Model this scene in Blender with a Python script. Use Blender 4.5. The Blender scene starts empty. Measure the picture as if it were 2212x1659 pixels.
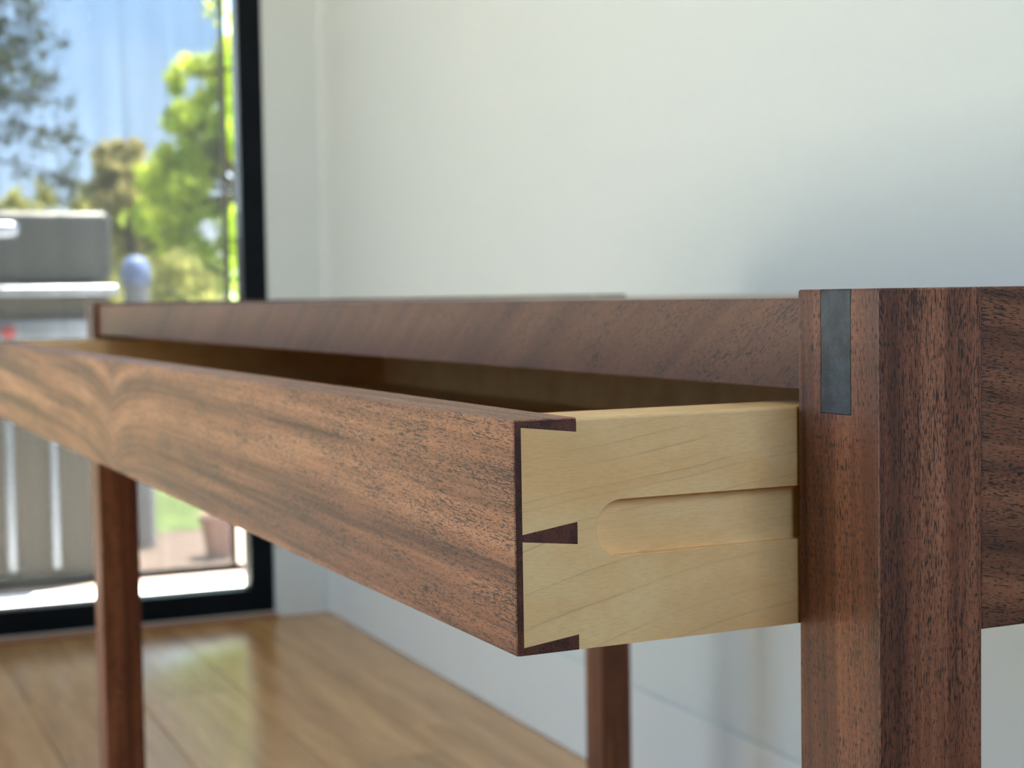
import bpy, bmesh, math, random
import numpy as np
from mathutils import Vector, Matrix

random.seed(7)
RNG = np.random.default_rng(7)
SC = bpy.context.scene
COL = SC.collection
PI = math.pi

# ------------------------------------------------------------------ camera
# world frame: X along the desk (to its right), Y towards the back wall, Z up; z = 0 is the floor.
DESK_H = 0.74
def make_camera():
    f, yaw, pit, rol = 3466.156, 65.132, -3.12138, -0.92968
    a, b, r = (math.radians(v) for v in (yaw, pit, rol))
    F0 = Vector((-math.sin(a), math.cos(a), 0)); R0 = Vector((math.cos(a), math.sin(a), 0)); U0 = Vector((0, 0, 1))
    F = F0 * math.cos(b) + U0 * math.sin(b); U = U0 * math.cos(b) - F0 * math.sin(b)
    R = R0 * math.cos(r) + U * math.sin(r); U = U * math.cos(r) - R0 * math.sin(r)
    cd = bpy.data.cameras.new('camera'); cam = bpy.data.objects.new('camera', cd); COL.objects.link(cam)
    M = Matrix((R, U, -F)).transposed().to_4x4()
    M.translation = Vector((0.4104, -0.31808, DESK_H - 0.00074))
    cam.matrix_world = M
    cd.sensor_width = 36.0; cd.sensor_fit = 'HORIZONTAL'; cd.lens = f / 2212.0 * 36.0
    cd.clip_start = 0.02; cd.clip_end = 300
    cd.dof.use_dof = True; cd.dof.focus_distance = 0.503; cd.dof.aperture_fstop = 17.5
    SC.camera = cam
make_camera()

# ------------------------------------------------------------------ world, sun, exposure
def make_world():
    w = bpy.data.worlds.new('sky'); SC.world = w; w.use_nodes = True
    nt = w.node_tree; nt.nodes.clear(); N = nt.nodes.new; L = nt.links.new
    tc = N('ShaderNodeTexCoord'); sep = N('ShaderNodeSeparateXYZ'); L(tc.outputs['Generated'], sep.inputs[0])
    rp = N('ShaderNodeValToRGB'); L(sep.outputs['Z'], rp.inputs[0])
    e = rp.color_ramp.elements
    e[0].position = 0.0; e[0].color = (0.66, 0.80, 1.0, 1)
    e[1].position = 0.6; e[1].color = (0.24, 0.46, 0.90, 1)
    m = e.new(0.16); m.color = (0.40, 0.62, 1.0, 1)
    ns = N('ShaderNodeTexNoise'); ns.inputs['Scale'].default_value = 3.2; ns.inputs['Detail'].default_value = 5
    mp = N('ShaderNodeMapping'); mp.inputs['Location'].default_value = (3.1, 1.7, 0.4); L(tc.outputs['Generated'], mp.inputs[0]); L(mp.outputs[0], ns.inputs['Vector'])
    cr = N('ShaderNodeValToRGB'); L(ns.outputs['Fac'], cr.inputs[0])
    cr.color_ramp.elements[0].position = 0.44; cr.color_ramp.elements[0].color = (0, 0, 0, 1)
    cr.color_ramp.elements[1].position = 0.76; cr.color_ramp.elements[1].color = (1, 1, 1, 1)
    mx = N('ShaderNodeMix'); mx.data_type = 'RGBA'
    L(cr.outputs[0], mx.inputs['Factor']); L(rp.outputs[0], mx.inputs['A']); mx.inputs['B'].default_value = (1.25, 1.24, 1.22, 1)
    bg = N('ShaderNodeBackground'); L(mx.outputs['Result'], bg.inputs['Color']); bg.inputs['Strength'].default_value = SKY
    out = N('ShaderNodeOutputWorld'); L(bg.outputs[0], out.inputs[0])
SKY = 0.9
make_world()
sd = bpy.data.lights.new('sun', 'SUN'); sd.energy = 12.0; sd.angle = math.radians(0.6); sd.color = (1.0, 0.95, 0.86)
sun = bpy.data.objects.new('sun', sd); COL.objects.link(sun)
sun.rotation_euler = Vector((-0.15, 0.32, 0.93)).to_track_quat('Z', 'Y').to_euler()
sun.location = (-4, 8, 10)
vs = SC.view_settings
vs.view_transform = 'Standard'; vs.look = 'None'; vs.gamma = 1.0; vs.use_curve_mapping = False; vs.exposure = 2.72
SC.display_settings.display_device = 'sRGB'
try:
    cy = SC.cycles
    cy.use_denoising = True; cy.max_bounces = 10; cy.diffuse_bounces = 7; cy.glossy_bounces = 4
    cy.transparent_max_bounces = 24; cy.transmission_bounces = 4; cy.caustics_reflective = False; cy.caustics_refractive = False
    cy.sample_clamp_indirect = 6.0
except Exception:
    pass

# room frame: origin in the back left corner on the floor, x along the back wall, y out of it
RY = math.radians(-1.09595)
ROOM = Matrix.Translation((-3.19713, 0.86647, 0)) @ Matrix.Rotation(RY, 4, 'Z')
RW, RD, RH = 4.6, 3.1, 2.62            # room width, depth, height
# windows: (start, end) along the wall, sill, head
WIN1 = (-2.62, -0.128, 0.012, 2.36)     # left wall, y range
WIN2 = (0.75, 3.2, 0.02, 2.36)         # front wall, x range; unseen, added to light desk front and wall
WIN3 = (-1.25, -0.04, 0.85, 2.54)          # right wall, y range; unseen, added and sized to light right-facing sides

def portal(name, loc, rot, sx, sy):
    d = bpy.data.lights.new(name, 'AREA'); d.shape = 'RECTANGLE'; d.size = sx; d.size_y = sy
    o = bpy.data.objects.new(name, d); COL.objects.link(o)
    d.cycles.is_portal = True
    o.matrix_world = ROOM @ (Matrix.Translation(loc) @ rot)
portal('daylight_portal', (-0.17, (WIN1[0]+WIN1[1])/2, (WIN1[2]+WIN1[3])/2), Matrix.Rotation(-PI/2, 4, 'Y'), WIN1[3]-WIN1[2], WIN1[1]-WIN1[0])
portal('daylight_portal', ((WIN2[0]+WIN2[1])/2, -RD-0.17, (WIN2[2]+WIN2[3])/2), Matrix.Rotation(PI/2, 4, 'X'), WIN2[1]-WIN2[0], WIN2[3]-WIN2[2])
portal('daylight_portal', (RW+0.17, (WIN3[0]+WIN3[1])/2, (WIN3[2]+WIN3[3])/2), Matrix.Rotation(PI/2, 4, 'Y'), WIN3[3]-WIN3[2], WIN3[1]-WIN3[0])

# ------------------------------------------------------------------ helpers
def tag(o, label=None, cat=None, group=None, kind=None):
    if label: o['label'] = label
    if cat: o['category'] = cat
    if group: o['group'] = group
    if kind: o['kind'] = kind
    return o
def empty(name, loc=(0, 0, 0), parent=None):
    o = bpy.data.objects.new(name, None); COL.objects.link(o); o.location = loc; o.empty_display_size = 0.05
    if parent: o.parent = parent
    return o
def link(name, bm, mats, parent=None, smooth=False, room=False):
    me = bpy.data.meshes.new(name)
    bmesh.ops.recalc_face_normals(bm, faces=bm.faces[:])
    bm.to_mesh(me); bm.free()
    for m in (mats if isinstance(mats, (list, tuple)) else [mats]): me.materials.append(m)
    if smooth:
        for p in me.polygons: p.use_smooth = True
    o = bpy.data.objects.new(name, me); COL.objects.link(o)
    if parent: o.parent = parent
    elif room: o.matrix_world = ROOM
    return o
def add_box(bm, x0, x1, y0, y1, z0, z1, bev=0.0, seg=1):
    r = bmesh.ops.create_cube(bm, size=1.0)
    vs_ = r['verts']
    for v in vs_:
        v.co = Vector((x0 + (v.co.x + .5) * (x1 - x0), y0 + (v.co.y + .5) * (y1 - y0), z0 + (v.co.z + .5) * (z1 - z0)))
    if bev > 0:
        es = list({e for v in vs_ for e in v.link_edges})
        bmesh.ops.bevel(bm, geom=es, offset=bev, segments=seg, profile=0.5, affect='EDGES')
def box(name, x0, x1, y0, y1, z0, z1, mat, parent=None, bev=0.0, seg=1, room=False, smooth=False):
    bm = bmesh.new(); add_box(bm, x0, x1, y0, y1, z0, z1, bev, seg)
    return link(name, bm, mat, parent, smooth, room)
def add_extrude(bm, pts, axis, a0, a1):
    """extrude a closed polygon of 2D points along an axis; (u, v) = the other two axes in order"""
    def P(u, v, a):
        return {'x': (a, u, v), 'y': (u, a, v), 'z': (u, v, a)}[axis]
    lo = [bm.verts.new(P(u, v, a0)) for u, v in pts]; hi = [bm.verts.new(P(u, v, a1)) for u, v in pts]
    n = len(pts)
    bm.faces.new(lo); bm.faces.new(hi[::-1])
    for i in range(n):
        bm.faces.new((lo[i], hi[i], hi[(i + 1) % n], lo[(i + 1) % n]))
    return lo, hi
def bevel_where(bm, test, off, seg=2):
    es = [e for e in bm.edges if len(e.link_faces) == 2 and test(e.verts[0].co, e.verts[1].co)]
    if es: bmesh.ops.bevel(bm, geom=es, offset=off, segments=seg, profile=0.5, affect='EDGES')
def add_tube(bm, pts, radii, n=8, cap=True):
    rings = []
    for i, p in enumerate(pts):
        p = Vector(p)
        d = (Vector(pts[min(i + 1, len(pts) - 1)]) - Vector(pts[max(i - 1, 0)])).normalized()
        u = d.orthogonal().normalized(); w = d.cross(u)
        r = radii[i] if isinstance(radii, (list, tuple)) else radii
        rings.append([bm.verts.new(p + (u * math.cos(t) + w * math.sin(t)) * r) for t in [2 * PI * k / n for k in range(n)]])
    for a, b in zip(rings, rings[1:]):
        # align ring b to ring a
        k0 = min(range(n), key=lambda k: (b[k].co - a[0].co).length)
        for k in range(n):
            bm.faces.new((a[k], a[(k + 1) % n], b[(k + 1 + k0) % n], b[(k + k0) % n]))
    if cap:
        bm.faces.new(rings[0][::-1]); bm.faces.new(rings[-1])
def add_lathe(bm, prof, cx, cy, n=24):
    rings = [[bm.verts.new((cx + r * math.cos(2 * PI * k / n), cy + r * math.sin(2 * PI * k / n), z)) for k in range(n)] for r, z in prof]
    for a, b in zip(rings, rings[1:]):
        for k in range(n): bm.faces.new((a[k], a[(k + 1) % n], b[(k + 1) % n], b[k]))
    bm.faces.new(rings[0][::-1]); bm.faces.new(rings[-1])

# ------------------------------------------------------------------ materials
class G:
    """small node-graph helper"""
    def __init__(self, name):
        self.m = bpy.data.materials.new(name); self.m.use_nodes = True
        self.nt = self.m.node_tree; self.nt.nodes.clear()
        self.out = self.n('ShaderNodeOutputMaterial')
    def n(self, t, **kw):
        x = self.nt.nodes.new(t)
        for k, v in kw.items(): setattr(x, k, v)
        return x
    def l(self, a, b): self.nt.links.new(a, b)
    def val(self, sock, v):
        if hasattr(v, 'is_linked'): self.l(v, sock)
        else: sock.default_value = v
    def math(self, op, a, b=0.0, c=None, clamp=False):
        x = self.n('ShaderNodeMath', operation=op, use_clamp=clamp)
        self.val(x.inputs[0], a); self.val(x.inputs[1], b)
        if c is not None: self.val(x.inputs[2], c)
        return x.outputs[0]
    def mix(self, f, a, b, blend='MIX'):
        x = self.n('ShaderNodeMix', data_type='RGBA', blend_type=blend)
        self.val(x.inputs['Factor'], f)
        for s, v in (('A', a), ('B', b)):
            if hasattr(v, 'is_linked'): self.l(v, x.inputs[s])
            else: x.inputs[s].default_value = (*v, 1) if len(v) == 3 else v
        return x.outputs['Result']
    def ramp(self, f, stops):
        x = self.n('ShaderNodeValToRGB'); self.l(f, x.inputs[0]); e = x.color_ramp.elements
        while len(e) < len(stops): e.new(0.5)
        for i, (p, c) in enumerate(stops):
            e[i].position = p; e[i].color = (c, c, c, 1) if isinstance(c, (int, float)) else (*c, 1)
        return x.outputs[0]
    def obj(self): return self.n('ShaderNodeTexCoord').outputs['Object']
    def map(self, v, scale, loc=(0, 0, 0), rot=(0, 0, 0)):
        x = self.n('ShaderNodeMapping'); self.l(v, x.inputs[0])
        x.inputs['Scale'].default_value = scale; x.inputs['Location'].default_value = loc; x.inputs['Rotation'].default_value = rot
        return x.outputs[0]
    def noise(self, v, scale=1.0, detail=2.0, rough=0.5, dim='3D', w=None):
        x = self.n('ShaderNodeTexNoise', noise_dimensions=dim)
        if dim != '1D': self.l(v, x.inputs['Vector'])
        else: self.l(w, x.inputs['W'])
        x.inputs['Scale'].default_value = scale; x.inputs['Detail'].default_value = detail; x.inputs['Roughness'].default_value = rough
        return x.outputs['Fac']
    def bsdf(self, color, rough=0.5, spec=0.5, bump=None, bstr=0.1, bdist=0.001, metal=0.0, coat=0.0):
        p = self.n('ShaderNodeBsdfPrincipled')
        if hasattr(color, 'is_linked'): self.l(color, p.inputs['Base Color'])
        else: p.inputs['Base Color'].default_value = (*color, 1)
        self.val(p.inputs['Roughness'], rough); p.inputs['Specular IOR Level'].default_value = spec; p.inputs['Metallic'].default_value = metal
        p.inputs['Coat Weight'].default_value = coat; p.inputs['Coat Roughness'].default_value = 0.22
        if bump is not None:
            b = self.n('ShaderNodeBump'); self.l(bump, b.inputs['Height'])
            b.inputs['Strength'].default_value = bstr; b.inputs['Distance'].default_value = bdist
            self.l(b.outputs[0], p.inputs['Normal'])
        self.l(p.outputs[0], self.out.inputs[0])
        return self.m

def srgb(r, g, b):
    return tuple((c / 255 / 12.92) if c / 255 <= 0.04045 else ((c / 255 + 0.055) / 1.055) ** 2.4 for c in (r, g, b))

def grain_scale(axis, along, across):
    return {'x': (along, across, across), 'y': (across, along, across), 'z': (across, across, along)}[axis]

def walnut(name, axis, light, mid, dark, pore, seed=0.0, streak=70.0, pores=0.60, cusp=None, rough=0.42, slope=(0, 0, 0), ripple=0.16, contrast=1.0, spec=0.35):
    g = G(name); o = g.obj()
    v = g.map(o, (1, 1, 1), (seed, seed * 1.7, seed * 0.6), slope)
    if cusp:   # grain lines dipping around a small knot at x0
        sp = g.n('ShaderNodeSeparateXYZ'); g.l(v, sp.inputs[0])
        so = g.n('ShaderNodeSeparateXYZ'); g.l(o, so.inputs[0])
        d = g.math('ABSOLUTE', g.math('SUBTRACT', so.outputs['X'], cusp[0]))
        k = g.math('MULTIPLY', g.math('POWER', 2.718, g.math('MULTIPLY', d, -1.0 / cusp[1])), cusp[2])
        cb = g.n('ShaderNodeCombineXYZ'); g.l(sp.outputs[0], cb.inputs[0]); g.l(sp.outputs[1], cb.inputs[1])
        g.l(g.math('ADD', sp.outputs[2], k), cb.inputs[2]); v = cb.outputs[0]
    big = g.noise(g.map(v, grain_scale(axis, 1.3, streak)), 1, 3, 0.5)
    fine = g.noise(g.map(v, grain_scale(axis, 6, streak * 6)), 1, 2, 0.5)
    f = g.math('ADD', g.math('MULTIPLY', big, 0.68), g.math('MULTIPLY', fine, 0.32))
    col = g.ramp(f, [(0.5 - 0.16 / contrast, dark), (0.5, mid), (0.5 + 0.14 / contrast, light)])
    # ray fleck ripple across the grain
    rp = g.noise(g.map(v, grain_scale(axis, 2300, 420)), 1, 1, 0.5)
    col = g.mix(g.math('MULTIPLY', g.ramp(rp, [(0.35, 1.0), (0.65, 0.0)]), ripple * 2), col, g.mix(0.55, col, dark, 'MULTIPLY'))
    # open pores: short dark dashes
    dens = g.noise(g.map(v, grain_scale(axis, 25, 110), (3, 5, 1)), 1, 2, 0.5)
    p1 = g.noise(g.map(v, grain_scale(axis, 420, 2900)), 1, 0.5, 0.5)
    p2 = g.noise(g.map(v, grain_scale(axis, 130, 2000), (9, 2, 4)), 1, 0.5, 0.5)
    thr = g.math('ADD', pores, g.math('MULTIPLY', g.math('SUBTRACT', 0.5, dens), 0.25))
    m1 = g.math('MULTIPLY', g.math('SUBTRACT', p1, thr), 16.0, clamp=True)
    m2 = g.math('MULTIPLY', g.math('SUBTRACT', p2, g.math('ADD', thr, 0.06)), 16.0, clamp=True)
    pm = g.math('MAXIMUM', m1, m2)
    col = g.mix(g.math('MULTIPLY', pm, 0.85), col, pore)
    h = g.math('SUBTRACT', g.math('MULTIPLY', rp, 0.25), pm)
    return g.bsdf(col, rough, spec, h, 0.35, 0.00012)

def end_grain(name, base, dark, pore, rough=0.5):
    g = G(name); o = g.obj()
    a = g.noise(g.map(o, (120, 120, 120)), 1, 3, 0.6)
    p = g.noise(g.map(o, (3000, 2600, 2600)), 1, 0.5)
    col = g.mix(g.ramp(a, [(0.38, 0), (0.62, 1)]), dark, base)
    pm = g.math('MULTIPLY', g.math('SUBTRACT', p, 0.60), 14, clamp=True)
    col = g.mix(pm, col, pore)
    return g.bsdf(col, rough, 0.3, pm, -0.3, 0.0001)

def maple_mat(name):
    g = G(name); o = g.obj()
    sp = g.n('ShaderNodeSeparateXYZ'); g.l(o, sp.inputs[0])
    wob = g.noise(g.map(o, (14, 11, 22)), 1, 2, 0.45)
    # growth rings: arcs that climb steeply near the joint and flatten towards the back
    ya = g.math('MULTIPLY', g.math('SUBTRACT', sp.outputs['Y'], 0.10), 0.42)
    za = g.math('SUBTRACT', sp.outputs['Z'], DESK_H - 0.235)
    r = g.math('SQRT', g.math('ADD', g.math('MULTIPLY', ya, ya), g.math('MULTIPLY', za, za)))
    r = g.math('ADD', r, g.math('MULTIPLY', wob, 0.009))
    n1 = g.noise(None, 95, 1.0, 0.5, '1D', r)
    line = g.ramp(n1, [(0.512, 0.0), (0.535, 1.0), (0.552, 0.22), (0.63, 0.0)])
    mott = g.noise(g.map(o, (40, 22, 40)), 1, 3, 0.55)
    warm = g.noise(g.map(o, (25, 16, 22), (4, 2, 7)), 1, 2, 0.5)
    col = g.mix(g.ramp(mott, [(0.35, 0), (0.65, 1)]), srgb(238, 190, 126), srgb(244, 207, 148))
    col = g.mix(g.math('MULTIPLY', g.ramp(warm, [(0.45, 0), (0.72, 1)]), 0.5), col, srgb(216, 168, 110))
    brk = g.noise(g.map(o, (30, 30, 45), (1, 8, 3)), 1, 2, 0.5)
    col = g.mix(g.math('MULTIPLY', line, g.ramp(brk, [(0.35, 0.04), (0.65, 0.42)])), col, srgb(168, 128, 84))
    fib = g.noise(g.map(o, (900, 260, 1900)), 1, 2, 0.6)
    col = g.mix(g.ramp(fib, [(0.3, 0.16), (0.6, 0.0)]), col, srgb(165, 130, 88))
    curl = g.noise(g.map(o, (1200, 1300, 700), (0, 0, 0), (0.6, 0, 0)), 1, 2, 0.6)
    return g.bsdf(col, 0.42, 0.4, g.math('ADD', curl, fib), 0.10, 0.00008)

def oak_floor(name):
    g = G(name); o = g.obj()
    inf = g.n('ShaderNodeObjectInfo')
    off = g.n('ShaderNodeVectorMath', operation='SCALE'); off.inputs['Scale'].default_value = 37.0
    cb = g.n('ShaderNodeCombineXYZ'); 
    for i in range(3): g.l(inf.outputs['Random'], cb.inputs[i])
    g.l(cb.outputs[0], off.inputs[0])
    ad = g.n('ShaderNodeVectorMath', operation='ADD'); g.l(o, ad.inputs[0]); g.l(off.outputs[0], ad.inputs[1])
    v = ad.outputs[0]
    a = g.noise(g.map(v, (1.6, 22, 22)), 1, 4, 0.55)
    b = g.noise(g.map(v, (9, 160, 160)), 1, 3, 0.6)
    f = g.math('ADD', g.math('MULTIPLY', a, .7), g.math('MULTIPLY', b, .3))
    col = g.ramp(f, [(0.36, srgb(166, 122, 70)), (0.5, srgb(184, 138, 84)), (0.64, srgb(198, 154, 100))])
    kn = g.n('ShaderNodeTexVoronoi'); kn.inputs['Scale'].default_value = 2.3
    g.l(g.map(v, (0.7, 1.3, 1)), kn.inputs['Vector'])
    col = g.mix(g.ramp(kn.outputs['Distance'], [(0.03, 0.75), (0.09, 0.0)]), col, srgb(96, 62, 36))
    hs = g.n('ShaderNodeHueSaturation'); g.l(col, hs.inputs['Color'])
    g.l(g.math('ADD', 0.88, g.math('MULTIPLY', inf.outputs['Random'], 0.22)), hs.inputs['Value'])
    return g.bsdf(hs.outputs[0], 0.24, 0.6, b, 0.06, 0.0006)

def plain(name, c, rough=0.6, spec=0.4, metal=0.0, var=0.06, scale=8.0, bump=0.0):
    g = G(name); o = g.obj()
    n = g.noise(o, scale, 4, 0.6)
    col = g.mix(g.ramp(n, [(0.35, 0), (0.65, 1)]), tuple(x * (1 - var) for x in c), tuple(min(1, x * (1 + var)) for x in c))
    return g.bsdf(col, rough, spec, n if bump else None, bump, 0.002, metal)

def leaf_mat(name, c1, c2, trans=0.5):
    g = G(name); o = g.obj()
    n = g.noise(o, 2.2, 3, 0.6)
    col = g.mix(g.ramp(n, [(0.4, 0), (0.6, 1)]), c1, c2)
    d = g.n('ShaderNodeBsdfDiffuse'); t = g.n('ShaderNodeBsdfTranslucent')
    g.l(col, d.inputs[0]); g.l(col, t.inputs[0])
    m = g.n('ShaderNodeMixShader'); m.inputs[0].default_value = trans
    g.l(d.outputs[0], m.inputs[1]); g.l(t.outputs[0], m.inputs[2]); g.l(m.outputs[0], g.out.inputs[0])
    return g.m

def glass_mat():
    g = G('window_glass')
    t = g.n('ShaderNodeBsdfTransparent'); t.inputs[0].default_value = (0.95, 0.98, 0.96, 1)
    s = g.n('ShaderNodeBsdfGlossy'); s.inputs['Roughness'].default_value = 0.02
    fr = g.n('ShaderNodeFresnel'); fr.inputs[0].default_value = 1.35
    m = g.n('ShaderNodeMixShader'); g.l(fr.outputs[0], m.inputs[0]); g.l(t.outputs[0], m.inputs[1]); g.l(s.outputs[0], m.inputs[2])
    g.l(m.outputs[0], g.out.inputs[0])
    return g.m
def shade_mat():
    g = G('sheer_shade_weave'); o = g.obj()
    st = g.noise(g.map(o, (1, 55, 0.7)), 1, 4, 0.65)
    fine = g.noise(g.map(o, (1, 240, 6)), 1, 2, 0.5)
    op = g.math('ADD', g.math('MULTIPLY', g.ramp(st, [(0.3, 0.0), (0.7, 1.0)]), 0.11), g.math('MULTIPLY', fine, 0.06))
    fac = g.math('ADD', 0.50, op)          # share of the view that the threads close
    t = g.n('ShaderNodeBsdfTransparent')
    d = g.n('ShaderNodeBsdfDiffuse'); d.inputs[0].default_value = (0.14, 0.14, 0.135, 1)
    tl = g.n('ShaderNodeBsdfTranslucent'); tl.inputs[0].default_value = (0.12, 0.12, 0.115, 1)
    mm = g.n('ShaderNodeMixShader'); mm.inputs[0].default_value = 0.55; g.l(d.outputs[0], mm.inputs[1]); g.l(tl.outputs[0], mm.inputs[2])
    m = g.n('ShaderNodeMixShader'); g.l(fac, m.inputs[0]); g.l(t.outputs[0], m.inputs[1]); g.l(mm.outputs[0], m.inputs[2])
    g.l(m.outputs[0], g.out.inputs[0])
    return g.m

M = {}
PORE = srgb(66, 54, 48)
M['front'] = walnut('walnut_drawer_front', 'x', srgb(196, 139, 104), srgb(172, 117, 85), srgb(114, 74, 57), srgb(52, 40, 36), 0.0, 55, 0.562, (-0.694, 0.055, 0.020), 0.40, (0, -0.02, 0), 0.2, 1.25, 0.25)
M['rail'] = walnut('walnut_rail', 'x', srgb(130, 90, 70), srgb(110, 75, 59), srgb(85, 58, 47), srgb(50, 38, 34), 2.3, 30, 0.60, None, 0.40, (0, 0.5, 0), 0.1, 0.6)
M['leg'] = walnut('walnut_leg', 'z', srgb(160, 104, 74), srgb(127, 77, 52), srgb(85, 49, 33), srgb(34, 20, 14), 5.1, 60, 0.575, None, 0.45, (0, 0.02, 0))
M['apron'] = walnut('walnut_apron', 'y', srgb(152, 98, 66), srgb(120, 75, 50), srgb(80, 47, 33), srgb(32, 20, 14), 8.2, 55, 0.575, None, 0.45, (0.16, 0, 0))
M['top'] = walnut('walnut_desktop', 'x', srgb(138, 102, 78), srgb(118, 86, 66), srgb(86, 62, 50), PORE, 11.4, 30, 0.63, None, 0.34)
M['endg'] = end_grain('walnut_end_grain', srgb(98, 56, 40), srgb(68, 38, 28), srgb(32, 18, 14))
M['tenon'] = end_grain('walnut_tenon_end', srgb(74, 80, 86), srgb(58, 56, 60), srgb(34, 34, 36), 0.42)
M['maple'] = maple_mat('maple')
M['oak'] = oak_floor('oak_planks')
M['wall'] = plain('wall_paint', (0.585, 0.61, 0.59), 0.62, 0.25, 0, 0.006, 60, 0.02)
M['wallr'] = plain('right_wall_low_bounce', (0.12, 0.12, 0.115), 0.62, 0.25, 0, 0.006, 60, 0.02)  # unseen wall made dark to cut the light bounced from the right
M['trim'] = plain('trim_paint', (0.625, 0.645, 0.625), 0.45, 0.35, 0, 0.006, 60)
M['ceil'] = plain('ceiling_paint', (0.84, 0.84, 0.82), 0.8, 0.2, 0, 0.005, 30)
M['sub'] = plain('subfloor', (0.12, 0.08, 0.05), 0.8)
M['black'] = plain('black_window_metal', (0.003, 0.0045, 0.006), 0.5, 0.12, 0, 0.2, 12)
M['glass'] = glass_mat()
M['shade'] = shade_mat()
M['hem'] = plain('shade_hem_bar', srgb(112, 110, 104), 0.5, 0.4, 0, 0.05, 30)
M['sill'] = plain('threshold_wood', srgb(150, 112, 92), 0.45)

# ------------------------------------------------------------------ the room
T = 0.16
def wall_boxes(name, boxes, mat):
    bm = bmesh.new()
    for b in boxes: add_box(bm, *b)
    return tag(link(name, bm, mat, room=True), kind='structure')
y0, y1, z0, z1 = WIN1
wall_boxes('wall_left', [(-T, 0, y1, T, 0, RH), (-T, 0, -RD - T, y0, 0, RH), (-T, 0, y0, y1, z1, RH), (-T, 0, y0, y1, -0.05, z0)], M['wall'])
wall_boxes('wall_back', [(0, RW, 0, T, 0.159, RH), (0, RW, 0.0045, T, 0, 0.159)], M['wall'])
x0, x1, z0, z1 = WIN2
wall_boxes('wall_front', [(0, x0, -RD - T, -RD, 0, RH), (x1, RW, -RD - T, -RD, 0, RH), (x0, x1, -RD - T, -RD, z1, RH), (x0, x1, -RD - T, -RD, 0, z0)], M['wall'])
y0, y1, z0, z1 = WIN3
wall_boxes('wall_right', [(RW, RW + T, -RD - T, y0, 0, RH), (RW, RW + T, y1, T, 0, RH), (RW, RW + T, y0, y1, 0, z0), (RW, RW + T, y0, y1, z1, RH)], M['wallr'])
wall_boxes('ceiling', [(-T, RW + T, -RD - T, T, RH, RH + 0.12)], M['ceil'])

fl = wall_boxes('floor', [(-T, RW + T, -RD - T, T, -0.10, -0.0165)], M['sub'])
PW = 0.190
for row in range(int(RD / PW) + 1):
    ya = -row * PW - 0.0008; yb = max(-(row + 1) * PW + 0.0008, -RD)
    if yb >= ya: continue
    x = -random.uniform(0.2, 1.9)
    while x < RW:
        L_ = random.choice((1.8, 2.1, 2.4))
        a, b = max(x, 0.0), min(x + L_ - 0.0012, RW)
        if b - a > 0.05:
            box('plank', a, b, yb, ya, -0.016, random.uniform(-0.0003, 0.0), M['oak'], fl, 0.0008)
        x += L_

# baseboards: flush with a shadow groove along the top
BBH = 0.159
bm = bmesh.new(); add_box(bm, 0.0005, RW - 0.0005, 0.0, 0.0045, 0.0, BBH - 0.006, 0.001)
tag(link('baseboard_back', bm, M['trim'], room=True), kind='structure')
bm = bmesh.new(); add_box(bm, 0.0, 0.003, WIN1[1] + 0.004, -0.0005, 0.0, BBH - 0.006, 0.001)
tag(link('baseboard_left', bm, M['trim'], room=True), kind='structure')

# window with a black metal frame
def window(name, w, put):
    """w = (a0, a1, z0, z1) along the wall; put(a0,a1,d0,d1,z0,z1) -> box limits with d = depth towards outside"""
    a0, a1, z0, z1 = w; fw = 0.056
    bm = bmesh.new(); add_box(bm, *put(a0, a1, 0.012, 0.075, z1 - fw, z1), 0.002)
    root = tag(link(name, bm, M['black'], room=True), kind='structure')
    box('frame_rail', *put(a0, a1, 0.012, 0.075, z0, z0 + fw), M['black'], root, 0.002)
    for s0, s1 in ((a0, a0 + fw), (a1 - fw, a1)):
        box('frame_stile', *put(s0, s1, 0.0122, 0.0748, z0 + fw, z1 - fw), M['black'], root, 0.002)
    n = max(1, round((a1 - a0) / 1.3)) if name != 'window_1' else 1
    step = (a1 - a0 - 2 * fw) / n
    for k in range(1, n):
        c = a0 + fw + k * step
        box('frame_mullion', *put(c - 0.025, c + 0.025, 0.0122, 0.0748, z0 + fw, z1 - fw), M['black'], root, 0.002)
    for k in range(n):
        g0 = a0 + fw + k * step; g1 = g0 + step
        box('pane', *put(g0 + (0.025 if k else 0), g1 - (0.025 if k < n - 1 else 0), 0.040, 0.046, z0 + fw, z1 - fw), M['glass'], root)
    return root
w1 = window('window_1', WIN1, lambda a0, a1, d0, d1, z0, z1: (-d1, -d0, a0, a1, z0, z1))
box('frame_catch', -0.012, -0.008, -0.170, -0.142, 0.996, 1.004, M['black'], w1, 0.001)
box('threshold', -0.012, 0.010, WIN1[0], WIN1[1], 0.0002, 0.0115, M['sill'], w1, 0.002)
window('added_front_window', WIN2, lambda a0, a1, d0, d1, z0, z1: (a0, a1, -RD - d1, -RD - d0, z0, z1))
window('added_right_window', WIN3, lambda a0, a1, d0, d1, z0, z1: (RW + d0, RW + d1, a0, a1, z0, z1))

# sheer roller shade in front of the glass
sh = empty('roller_shade', (0, 0, 0)); sh.matrix_world = ROOM @ Matrix.Translation((-0.022, 0, 0))
tag(sh, 'sheer pale roller shade with grey hem bar covering the black framed window', 'window shade')
bm = bmesh.new(); add_box(bm, -0.0004, 0.0004, WIN1[0] + 0.08, -0.219, 0.128, 2.33)
link('shade_fabric', bm, M['shade'], sh)
box('hem_bar', -0.006, 0.006, WIN1[0] + 0.08, -0.198, 0.112, 0.130, M['hem'], sh, 0.003, 2)
box('side_edge', -0.003, 0.003, -0.226, -0.212, 0.130, 2.33, M['hem'], sh, 0.001)
bm = bmesh.new(); add_tube(bm, [(0, WIN1[0] + 0.075, 2.33), (0, -0.2, 2.33)], 0.016, 16); link('roller_tube', bm, M['hem'], sh, True)

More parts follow.
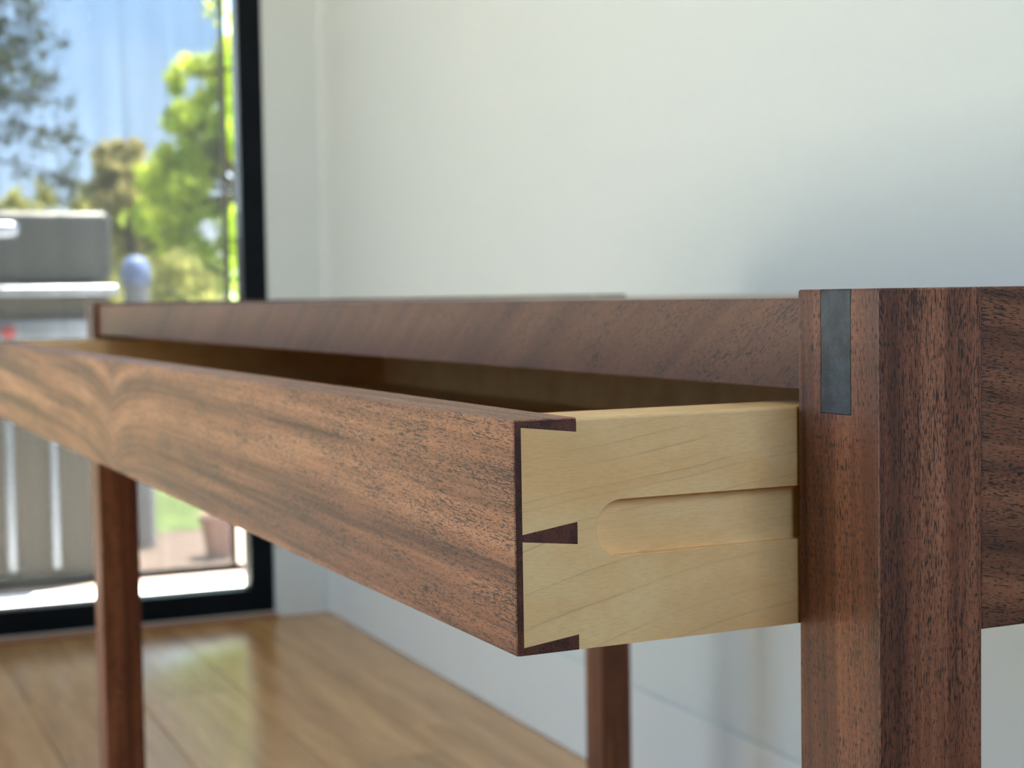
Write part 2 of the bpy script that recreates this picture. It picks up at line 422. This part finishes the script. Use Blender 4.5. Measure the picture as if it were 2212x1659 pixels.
# ------------------------------------------------------------------ the desk
H = DESK_H
W_, D_ = 0.044, 0.0415                 # leg width and depth
LR = 1.29338                           # clear length between the legs
DD = 0.650                             # desk depth
XR0, XL1 = -W_, -W_ - LR               # inner faces of right and left legs
XL0 = XL1 - W_
ZRT, ZRB = H - 0.00291, H - 0.0347     # front rail
ZAB = H - 0.1130                       # apron underside
desk = tag(empty('writing_desk', (0, 0, 0)), 'long dark walnut writing desk with its pale maple sided drawer pulled open', 'desk')

TX0, TX1, TZ = 0.0145, 0.0310, H - 0.0412   # bridle tenon seen from the front (distance from the outer face), its lower end
def leg(xo, sgn, ya, yb):
    """xo = outer face, sgn = +1 when the outer face looks to +X"""
    t0, t1 = xo - sgn * TX0, xo - sgn * TX1
    xi = xo - sgn * W_
    bm = bmesh.new()
    pts = [(xi, 0.0), (xo, 0.0), (xo, H), (t0, H), (t0, TZ), (t1, TZ), (t1, H), (xi, H)]
    add_extrude(bm, pts, 'y', ya, yb)
    lim = {round(xi, 5), round(xo, 5)}
    def outer(p, q):
        vert = abs(p.z - q.z) > 0.3 and round(p.x, 5) in lim
        tops = p.z > H - 1e-5 and q.z > H - 1e-5 and (abs(p.y - q.y) < 1e-6 or (abs(p.x - q.x) < 1e-6 and round(p.x, 5) in lim))
        return vert or tops
    bevel_where(bm, outer, 0.0008, 2)
    return link('leg', bm, M['leg'], desk)
def tenon(xo, sgn, ya, yb, parent):
    t = sorted((xo - sgn * (TX0 + 0.00008), xo - sgn * (TX1 - 0.00008)))
    bm = bmesh.new(); add_box(bm, t[0], t[1], ya - 0.00005, yb + 0.00005, TZ + 0.00008, H - 0.0004, 0.00025)
    o = link('through_tenon', bm, M['tenon'], parent); o['label'] = 'blue-grey end grain of the tenon showing in the leg'
    return o
for xo, sg in ((0.0, 1), (XL0, -1)):
    leg(xo, sg, 0.0, D_); leg(xo, sg, DD - D_, DD)
    a, b = sorted((xo - sg * 0.0004, xo - sg * 0.0305))
    ap = box('end_apron', a, b, D_, DD - D_, ZAB, H, M['apron'], desk, 0.0009, 2)
    tenon(xo, sg, 0.0, D_ - 0.0002, ap); tenon(xo, sg, DD - D_ + 0.0002, DD, ap)
YR = 0.0051
box('front_rail', XL1, XR0, YR, YR + 0.022, ZRB, ZRT, M['rail'], desk, 0.0006, 2)
box('back_rail', XL1, XR0, DD - 0.027, DD - 0.005, ZAB, ZRT, M['rail'], desk, 0.0006, 2)
bm = bmesh.new()
g_ = 0.0132
add_extrude(bm, [(XL1, YR + 0.0222), (XR0, YR + 0.0222), (XR0, D_ + 0.0003), (XR0 + g_, D_ + 0.0003), (XR0 + g_, DD - D_ - 0.0003), (XR0, DD - D_ - 0.0003),
                 (XR0, DD - 0.0272), (XL1, DD - 0.0272), (XL1, DD - D_ - 0.0003), (XL1 - g_, DD - D_ - 0.0003), (XL1 - g_, D_ + 0.0003), (XL1, D_ + 0.0003)], 'z', ZRT - 0.020, ZRT)
link('desktop', bm, M['top'], desk)

# drawer
E_ = 0.10663; TF = 0.02219
ZT, ZB = H - 0.0397, H - 0.1147
XD, XDL = XR0 - 0.0015, XL1 + 0.0015   # outer faces of the drawer sides
TS = 0.0262                            # side thickness
YB = 0.335                             # back of the drawer
YF = -E_; YJ = -E_ + TF; YLAP = YF + 0.0026
drawer = empty('drawer', (0, 0, 0), desk)
# pins in the (y, z) plane: narrow at the lap, wide at the joint line
P1 = (H - 0.0421, H - 0.0443)                      # top half pin: underside at lap, at joint
P2 = (H - 0.0761, H - 0.0733, H - 0.0784, H - 0.0805)
P3 = (H - 0.1122, H - 0.1098)
comb = [(YF, ZB), (YF, ZT), (YJ, ZT), (YJ, P1[1]), (YLAP, P1[0]), (YLAP, P2[0]), (YJ, P2[1]), (YJ, P2[3]), (YLAP, P2[2]), (YLAP, P3[0]), (YJ, P3[1]), (YJ, ZB)]
bm = bmesh.new()
add_box(bm, XDL + TS, XD - TS, YF, YJ, ZB, ZT)
add_extrude(bm, comb, 'x', XD - TS, XD)
add_extrude(bm, comb, 'x', XDL, XDL + TS)
def arris(p, q):
    along = abs(p.x - q.x) > 0.01 and abs(p.y - YF) < 1e-6 and abs(q.y - YF) < 1e-6
    top_b = abs(p.x - q.x) > 0.01 and abs(p.y - YJ) < 1e-6 and abs(q.y - YJ) < 1e-6 and p.z > ZT - 1e-6
    return along or top_b
bevel_where(bm, arris, 0.00045, 2)
def rim(p, q):
    return p.x > XD - 1e-5 and q.x > XD - 1e-5 and ((p.z > ZT - 0.0005 and q.z > ZT - 0.0005) or (p.y < YF + 0.0005 and q.y < YF + 0.0005))
bevel_where(bm, rim, 0.0004, 1)
bm.normal_update()
df = link('drawer_front', bm, [M['front'], M['endg']], drawer)
for p in df.data.polygons:
    c = p.center
    if (c.x > XD - 0.0004 and p.normal.x > 0.9) or (c.x < XDL + 0.0004 and p.normal.x < -0.9): p.material_index = 1
df['label'] = 'lighter brown walnut drawer front with dark dovetail pins at its end'

SZ0, SZ1, SY, SDEP = H - 0.0855, H - 0.0671, -0.0775, 0.0040
def drawer_side(xo, sgn):
    tails = [(YB, ZB), (YB, ZT), (YJ, ZT), (YJ, P1[1]), (YLAP, P1[0]), (YLAP, P2[0]), (YJ, P2[1]), (YJ, P2[3]), (YLAP, P2[2]), (YLAP, P3[0]), (YJ, P3[1]), (YJ, ZB)]
    r = (SZ1 - SZ0) / 2; zc = (SZ0 + SZ1) / 2
    arc = [(SY + r - r * math.cos(t), zc + r * math.sin(t)) for t in [(-PI / 2 + PI * k / 32) for k in range(33)]]
    notch = [(YB, ZB), (YB, SZ0)] + arc + [(YB, SZ1), (YB, ZT)] + tails[2:]
    bm = bmesh.new()
    xi = xo - sgn * TS; xs = xo - sgn * SDEP
    e = 0.00006
    def inset(pl):    # hairline so that tails and pins do not coincide
        return [(y + (e if abs(y - YJ) < 1e-6 or abs(y - YLAP) < 1e-6 else 0), z) for y, z in pl]
    add_extrude(bm, inset(tails), 'x', *sorted((xi, xs)))
    add_extrude(bm, inset(notch), 'x', *sorted((xs, xo)))
    def ed(p, q):
        return abs(p.y - q.y) > 0.05 and abs(p.z - ZT) < 1e-6 and abs(q.z - ZT) < 1e-6 and abs(p.x - xs) > 1e-5
    bevel_where(bm, ed, 0.0011, 3)
    def ed2(p, q):
        return abs(p.x - xo) < 1e-6 and abs(q.x - xo) < 1e-6 and p.y > SY - 1e-4 and q.y > SY - 1e-4 and SZ0 - 1e-4 < p.z < SZ1 + 1e-4 and SZ0 - 1e-4 < q.z < SZ1 + 1e-4
    bevel_where(bm, ed2, 0.0002, 1)
    o = link('drawer_side', bm, M['maple'], drawer)
    return o
s1 = drawer_side(XD, 1); s1['label'] = 'pale maple drawer side with a round-ended groove'
drawer_side(XDL, -1)['label'] = 'pale maple drawer side at the far left end'
box('drawer_back', XDL + TS, XD - TS, YB - 0.016, YB, ZB, ZT, M['maple'], drawer, 0.0006)['label'] = 'pale maple back of the drawer'
box('drawer_bottom', XDL + TS, XD - TS, YJ, YB - 0.016, ZB + 0.012, ZB + 0.018, M['maple'], drawer)['label'] = 'pale maple bottom of the drawer'
# runners on the inside of the end frames that the drawer grooves ride on
for a, b in ((XR0 - 0.0048, XR0), (XL1, XL1 + 0.0048)):
    box('drawer_runner', a, b, 0.004, DD - D_, SZ0 + 0.0006, SZ1 - 0.0006, M['leg'], desk, 0.0004)

# ------------------------------------------------------------------ outside: ground
GZ = -0.145
M['conc'] = plain('patio_concrete', (0.62, 0.60, 0.56), 0.8, 0.2, 0, 0.08, 5, 0.05)
M['tanc'] = plain('warm_bounce_paving', (0.50, 0.44, 0.37), 0.8, 0.2, 0, 0.08, 5, 0.05)  # unseen courtyard ground, toned tan to bounce warm light in at the front
M['dimground'] = plain('low_bounce_ground', (0.13, 0.10, 0.08), 0.9, 0.1, 0, 0.2, 20, 0.2)  # unseen side ground, kept dark so the right window lights from above
M['gravel'] = plain('gravel', srgb(124, 106, 98), 0.9, 0.1, 0, 0.2, 40, 0.2)
M['grass'] = plain('lawn_grass', srgb(104, 118, 72), 0.9, 0.1, 0, 0.25, 6, 0.3)
tag(box('patio', -4.62, -3.36, -12, 12, GZ - 0.1, GZ, M['conc']), kind='structure')
tag(box('gravel_path', -5.75, -4.62, -12, 12, GZ - 0.1, GZ - 0.004, M['gravel']), kind='structure')
tag(box('lawn', -60, -5.75, -40, 40, GZ - 0.1, GZ - 0.002, M['grass']), kind='structure')
tag(box('side_yard', RW - 3.0, 40, -2.45, 12, GZ - 0.1, GZ - 0.001, M['dimground']), kind='structure')
tag(box('courtyard', -3.36, 40, -40, -2.45, GZ - 0.1, GZ - 0.001, M['tanc']), kind='structure')

# ------------------------------------------------------------------ outside: barbecue grill
M['lid'] = plain('grill_lid_grey', srgb(92, 89, 86), 0.42, 0.5, 0.25, 0.06, 6)
M['steel'] = plain('brushed_steel', srgb(196, 200, 214), 0.3, 0.5, 0.85, 0.05, 6)
M['panel'] = plain('grill_panel_taupe', srgb(104, 92, 80), 0.55, 0.3, 0, 0.06, 5)
M['red'] = plain('red_plastic', srgb(190, 50, 56), 0.4)
GX = -4.75
gr = tag(empty('barbecue_grill', (GX, 0.05, GZ)), 'grey outdoor barbecue grill with closed lid standing beyond the shaded window', 'grill')
def gbox(name, x0, x1, y0, y1, z0, z1, m, par=None, bev=0.004, seg=2, smooth=False):
    o = box(name, x0 - GX, x1 - GX, y0 - 0.05, y1 - 0.05, z0 - GZ, z1 - GZ, m, par or gr, bev, seg, smooth=smooth); return o
gbox('cabinet', GX - 0.50, GX - 0.02, -0.56, 0.66, GZ + 0.03, 0.63, M['panel'])
lid = gbox('lid', GX - 0.52, GX, -0.58, 0.688, 0.805, 1.030, M['lid'], None, 0.030, 5, True)
bm = bmesh.new(); add_tube(bm, [(0.055, -0.42, 0.968 - GZ), (0.055, 0.315, 0.968 - GZ), (0.055, 0.335, 0.968 - GZ), (0.055, 0.343, 0.968 - GZ)], [0.026, 0.026, 0.022, 0.010], 14); link('lid_handle', bm, M['steel'], lid, True)
for y in (-0.38, 0.24): gbox('handle_bracket', GX - 0.002, GX + 0.06, y, y + 0.025, 0.955, 0.981, M['steel'], lid, 0.003)
gbox('side_shelf', GX - 0.55, GX + 0.05, -0.60, 0.692, 0.764, 0.796, M['steel'], None, 0.010, 3)
gbox('control_panel', GX - 0.51, GX - 0.005, -0.57, 0.675, 0.690, 0.763, M['panel'])
gbox('lower_ledge', GX - 0.51, GX + 0.03, -0.58, 0.66, 0.632, 0.688, M['steel'], None, 0.008, 3)
for k in range(4):
    y = 0.355 - k * 0.24
    kn = bmesh.new(); add_tube(kn, [(0.03, y - 0.05, 0.655 - GZ), (0.055, y - 0.05, 0.655 - GZ), (0.06, y - 0.05, 0.655 - GZ)], [0.022, 0.020, 0.015], 14)
    link('knob', kn, M['red'], gr, True)
for ya, yb in ((-0.55, -0.085), (-0.08, 0.335), (0.365, 0.47), (0.50, 0.65)):
    gbox('door_panel', GX - 0.02, GX - 0.004, ya, yb, GZ + 0.05, 0.62, M['panel'], None, 0.004)
for ya, yb in ((0.338, 0.362), (0.474, 0.496)):
    gbox('door_stile', GX - 0.02, GX + 0.002, ya, yb, GZ + 0.05, 0.62, M['steel'], None, 0.004)
for y in (-0.5, 0.6):
    gbox('caster', GX - 0.30, GX - 0.24, y - 0.03, y + 0.03, GZ, GZ + 0.03, M['black'], None, 0.01)

# slim post beside it, terracotta pot, white pillar
M['paleblue'] = plain('pale_blue_paint', srgb(128, 144, 186), 0.5, 0.3, 0, 0.04)
M['palegrey'] = plain('pale_grey_paint', srgb(150, 150, 154), 0.6, 0.3, 0, 0.04)
bm = bmesh.new(); add_lathe(bm, [(0.045, GZ), (0.045, 0.80)], -5.40, 0.892, 20)
o = tag(link('garden_bollard', bm, M['palegrey'], None, False), 'slim pale post with pale blue domed cap right of the barbecue grill', 'bollard')
bm = bmesh.new(); add_lathe(bm, [(0.052, 0.80), (0.054, 0.845), (0.046, 0.880), (0.030, 0.900), (0.010, 0.908)], -5.40, 0.892, 20); link('domed_cap', bm, M['paleblue'], o, True)['label'] = 'pale blue domed cap'
M['terra'] = plain('terracotta', srgb(190, 150, 136), 0.8, 0.2)
pot = bmesh.new(); add_lathe(pot, [(0.045, GZ - 0.003), (0.062, GZ + 0.115), (0.070, GZ + 0.115), (0.070, GZ + 0.145), (0.060, GZ + 0.145), (0.056, GZ + 0.125)], -5.06, 1.085, 20)
pt = tag(link('flower_pot', pot, M['terra'], None, False), 'small pinkish terracotta flower pot on the gravel near the window corner', 'pot')
M['soil'] = plain('potting_soil', (0.05, 0.035, 0.025), 0.95)
bm = bmesh.new(); add_lathe(bm, [(0.055, GZ + 0.118), (0.055, GZ + 0.128)], -5.06, 1.085, 20); link('soil', bm, M['soil'], pt)
M['white'] = plain('white_masonry', (0.82, 0.78, 0.76), 0.8, 0.2)
pl = tag(box('gate_pillar', -20.2, -19.8, 4.86, 5.26, GZ - 0.01, 1.28, M['white'], None, 0.01), 'white masonry pillar far out between the trees', 'pillar')
box('pillar_cap', -20.25, -19.75, 4.81, 5.31, 1.28, 1.34, M['white'], pl, 0.01)

# ------------------------------------------------------------------ outside: trees
def leaves(name, blobs, n_per, size, mat, parent, squash=1.0):
    """blobs: (x, y, z, r, density) spheres filled with small bent leaf quads"""
    V = []; F = []
    for bx, by, bz, r, dn in blobs:
        n = int(n_per * dn)
        nsub = 9
        sub = RNG.normal(size=(nsub, 3)) * r * 0.50
        c = np.array([bx, by, bz]) + (sub[RNG.integers(0, nsub, n)] + RNG.normal(size=(n, 3)) * r * 0.26) * np.array([1, 1, squash])
        u = RNG.normal(size=(n, 3)); u /= np.linalg.norm(u, axis=1)[:, None]
        w = np.cross(u, RNG.normal(size=(n, 3))); w /= np.linalg.norm(w, axis=1)[:, None]
        s = size * RNG.uniform(0.6, 1.3, n)[:, None]
        k = len(V) and sum(len(a) for a in V)
        q = np.stack([c - u * s, c + w * s * .45 , c + u * s, c - w * s * .45], 1).reshape(-1, 3)
        V.append(q); F.append(np.arange(n * 4).reshape(-1, 4) + (k or 0))
    V = np.concatenate(V); F = np.concatenate(F)
    me = bpy.data.meshes.new(name); me.from_pydata(V.tolist(), [], F.tolist()); me.materials.append(mat)
    o = bpy.data.objects.new(name, me); COL.objects.link(o); o.parent = parent
    o['kind'] = 'stuff'
    return o
M['bark'] = plain('bark', srgb(92, 80, 68), 0.9, 0.1, 0, 0.2, 9, 0.3)
def tree(name, label, base, trunk_pts, trunk_r, blobs, n_per, size, mat, squash=1.0, branches=True, group=None):
    bx, by, bz = base
    root = tag(empty(name, base), label, 'tree' if 'tree' in name or 'conifer' in name else 'shrub', group)
    rel = [(x - bx, y - by, z - bz, r, d) for x, y, z, r, d in blobs]
    leaves('foliage', rel, n_per, size, mat, root, squash)
    bm = bmesh.new()
    tp = [(x - bx, y - by, z - bz) for x, y, z in trunk_pts]
    nseg = len(tp)
    add_tube(bm, tp, [trunk_r * (1 - 0.7 * i / (nseg - 1)) for i in range(nseg)], 8)
    if branches:
        for x, y, z, r, d in rel:
            s = min(tp, key=lambda p: abs(p[2] - (z - 0.5 * r)))
            mid = tuple((a + b) / 2 + random.uniform(-.1, .1) * r for a, b in zip(s, (x, y, z)))
            add_tube(bm, [s, mid, (x, y, z)], [trunk_r * .35, trunk_r * .22, trunk_r * .08], 5)
    link('trunk', bm, M['bark'], root)
    return root

lm1 = leaf_mat('leaves_yellow_green', srgb(230, 234, 104), srgb(200, 214, 90), 0.6)
lm2 = leaf_mat('leaves_olive', srgb(196, 180, 124), srgb(164, 154, 104), 0.45)
lm3 = leaf_mat('leaves_hedge', srgb(200, 192, 112), srgb(170, 168, 98), 0.4)
lm4 = leaf_mat('needles', srgb(66, 76, 56), srgb(84, 88, 64), 0.2)
lm5 = leaf_mat('leaves_shrub', srgb(210, 206, 124), srgb(160, 158, 100), 0.4)
# leafy tree beside the window edge, about 12 m out
k = 0.0035
def at12(px, py): return 2.39 + (px - 330) * k, 0.786 + (640 - py) * k
bl = []
for px, py, r, d in [(470, 590, 62, .9), (400, 545, 48, .6), (505, 440, 40, .6), (395, 430, 55, 1.2), (365, 385, 40, .9), (455, 345, 62, 1.5), (505, 300, 55, 1.5), (395, 340, 45, 1.1),
                     (440, 270, 36, .35), (500, 205, 52, .9), (470, 125, 40, .45), (372, 172, 22, .25), (366, 255, 28, .2), (520, 110, 50, .8), (390, 490, 50, .8), (345, 455, 40, .6),
                     (560, 250, 80, 1.5), (580, 420, 80, 1.5), (570, 580, 80, 1.3), (600, 120, 80, 1.2), (540, 520, 50, .8), (640, 0, 110, 1.5), (560, -60, 80, .8)]:
    y, z = at12(px, py); bl.append((-12 + random.uniform(-.35, .35), y, z, r * k, d))
tree('leafy_tree', 'bright yellow-green leafy tree behind the shade beside the black window frame', (-12.1, 3.25, GZ),
     [(-12.1, 3.25, GZ), (-12.08, 3.22, 0.8), (-12.0, 3.2, 1.6), (-12.0, 3.3, 2.6), (-12, 3.4, 3.4)], 0.09, bl, 420, 0.055, lm1)
k18 = 0.0053
def at18(px, py): return 3.68 + (px - 330) * k18, 0.81 + (640 - py) * k18
bl = []
for px, py, r, d in [(258, 345, 30, 1.0), (275, 395, 48, 1.3), (310, 440, 50, 1.3), (245, 440, 40, 1.0), (290, 500, 50, 1.0), (320, 560, 50, 1.2), (300, 370, 26, .7)]:
    y, z = at18(px, py); bl.append((-18 + random.uniform(-.3, .3), y, z, r * k18, d))
tree('olive_tree', 'dull olive-brown tree left of the yellow-green tree, lower crown', (-18, 3.55, GZ), [(-18, 3.55, GZ), (-18, 3.5, 1.0), (-18, 3.45, 2.2)], 0.10, bl, 420, 0.085, lm2)
# distant hedge of shrubs beyond the grill
shr = [(-24.0, 2.97, 0.96, 'dull green shrub far out, leftmost of those above the grill lid'),
       (-27.6, 3.98, 1.16, 'dull green shrub far out, second from the left above the grill lid'),
       (-24.8, 4.06, 0.97, 'dull green shrub far out, above the right half of the grill lid'),
       (-31.0, 5.72, 1.30, 'dull green shrub far out, above the right end of the grill lid'),
       (-25.4, 5.02, 0.92, 'dull green shrub far out, showing just left of the olive-brown tree')]
for i, (x, y, s, lab) in enumerate(shr):
    b = [(x, y, 0.75 * s, 0.42 * s, 1.3), (x, y + .1, 1.35 * s, 0.36 * s, 1.0), (x + .1, y - .1, 1.85 * s, 0.27 * s, .8), (x, y + .05, 2.25 * s, 0.15 * s, .25)]
    tree('garden_shrub', lab, (x, y, GZ), [(x, y, GZ), (x, y, .8), (x, y, 1.7 * s)], 0.05, b, 520, 0.10, lm3, 1.0, False)
# lower shrubs behind the desk edge, right of the post
low = [(-9.6, 1.98, 'low leafy shrub on the lawn just right of the pale post'), (-10.9, 2.52, 'low leafy shrub on the lawn below the yellow-green tree'),
       (-9.9, 2.86, 'low leafy shrub on the lawn nearest the black window frame')]
for i, (x, y, lab) in enumerate(low):
    b = [(x, y, 0.25, 0.30, 1.2), (x + .05, y + .1, 0.55, 0.26, 1.0), (x, y - .1, 0.80, 0.19, .6)]
    tree('leafy_shrub', lab, (x, y, GZ), [(x, y, GZ), (x, y, .3), (x, y, .7)], 0.025, b, 520, 0.045, lm5, 1.0, False)
# conifer at the left edge of the view
cx_, cy_ = -8.2, 0.36
cf = tag(empty('conifer', (cx_, cy_, GZ)), 'dark conifer with spreading branches at the upper left of the window view', 'tree')
bm = bmesh.new(); add_tube(bm, [(0, 0, 0), (0.02, 0, 1.5), (0, 0.02, 3.0), (0, 0, 4.6)], [0.10, 0.08, 0.05, 0.01], 10); link('trunk', bm, M['bark'], cf)
bm = bmesh.new(); NV = []; 
for i in range(46):
    z = 1.62 + 2.7 * i / 46; ang = i * 2.399 + 0.4
    if i % 3 == 0: ang = PI / 2 + random.uniform(-.45, .45)
    ln = (0.98 - 0.78 * i / 46) * random.uniform(0.75, 1.05)
    d = Vector((math.cos(ang), math.sin(ang), 0))
    pts = [d * (ln * t) + Vector((0, 0, z + 0.20 * t * ln - 0.42 * ln * t * t + (0.10 * ln * t ** 3))) for t in (0, .25, .5, .75, 1.0)]
    add_tube(bm, pts, [0.014, 0.011, 0.008, 0.006, 0.003], 5)
    for j in range(14):
        t = random.uniform(0.25, 1.0); kk = min(3, int(t * 4)); fr = t * 4 - kk
        p = pts[kk].lerp(pts[kk + 1], fr)
        NV.append((p.x + random.uniform(-.03, .03), p.y + random.uniform(-.03, .03), p.z - random.uniform(0, .05), 0.075, 0.06))
link('branches', bm, M['bark'], cf)['kind'] = 'stuff'
leaves('needles', NV, 420, 0.022, lm4, cf)
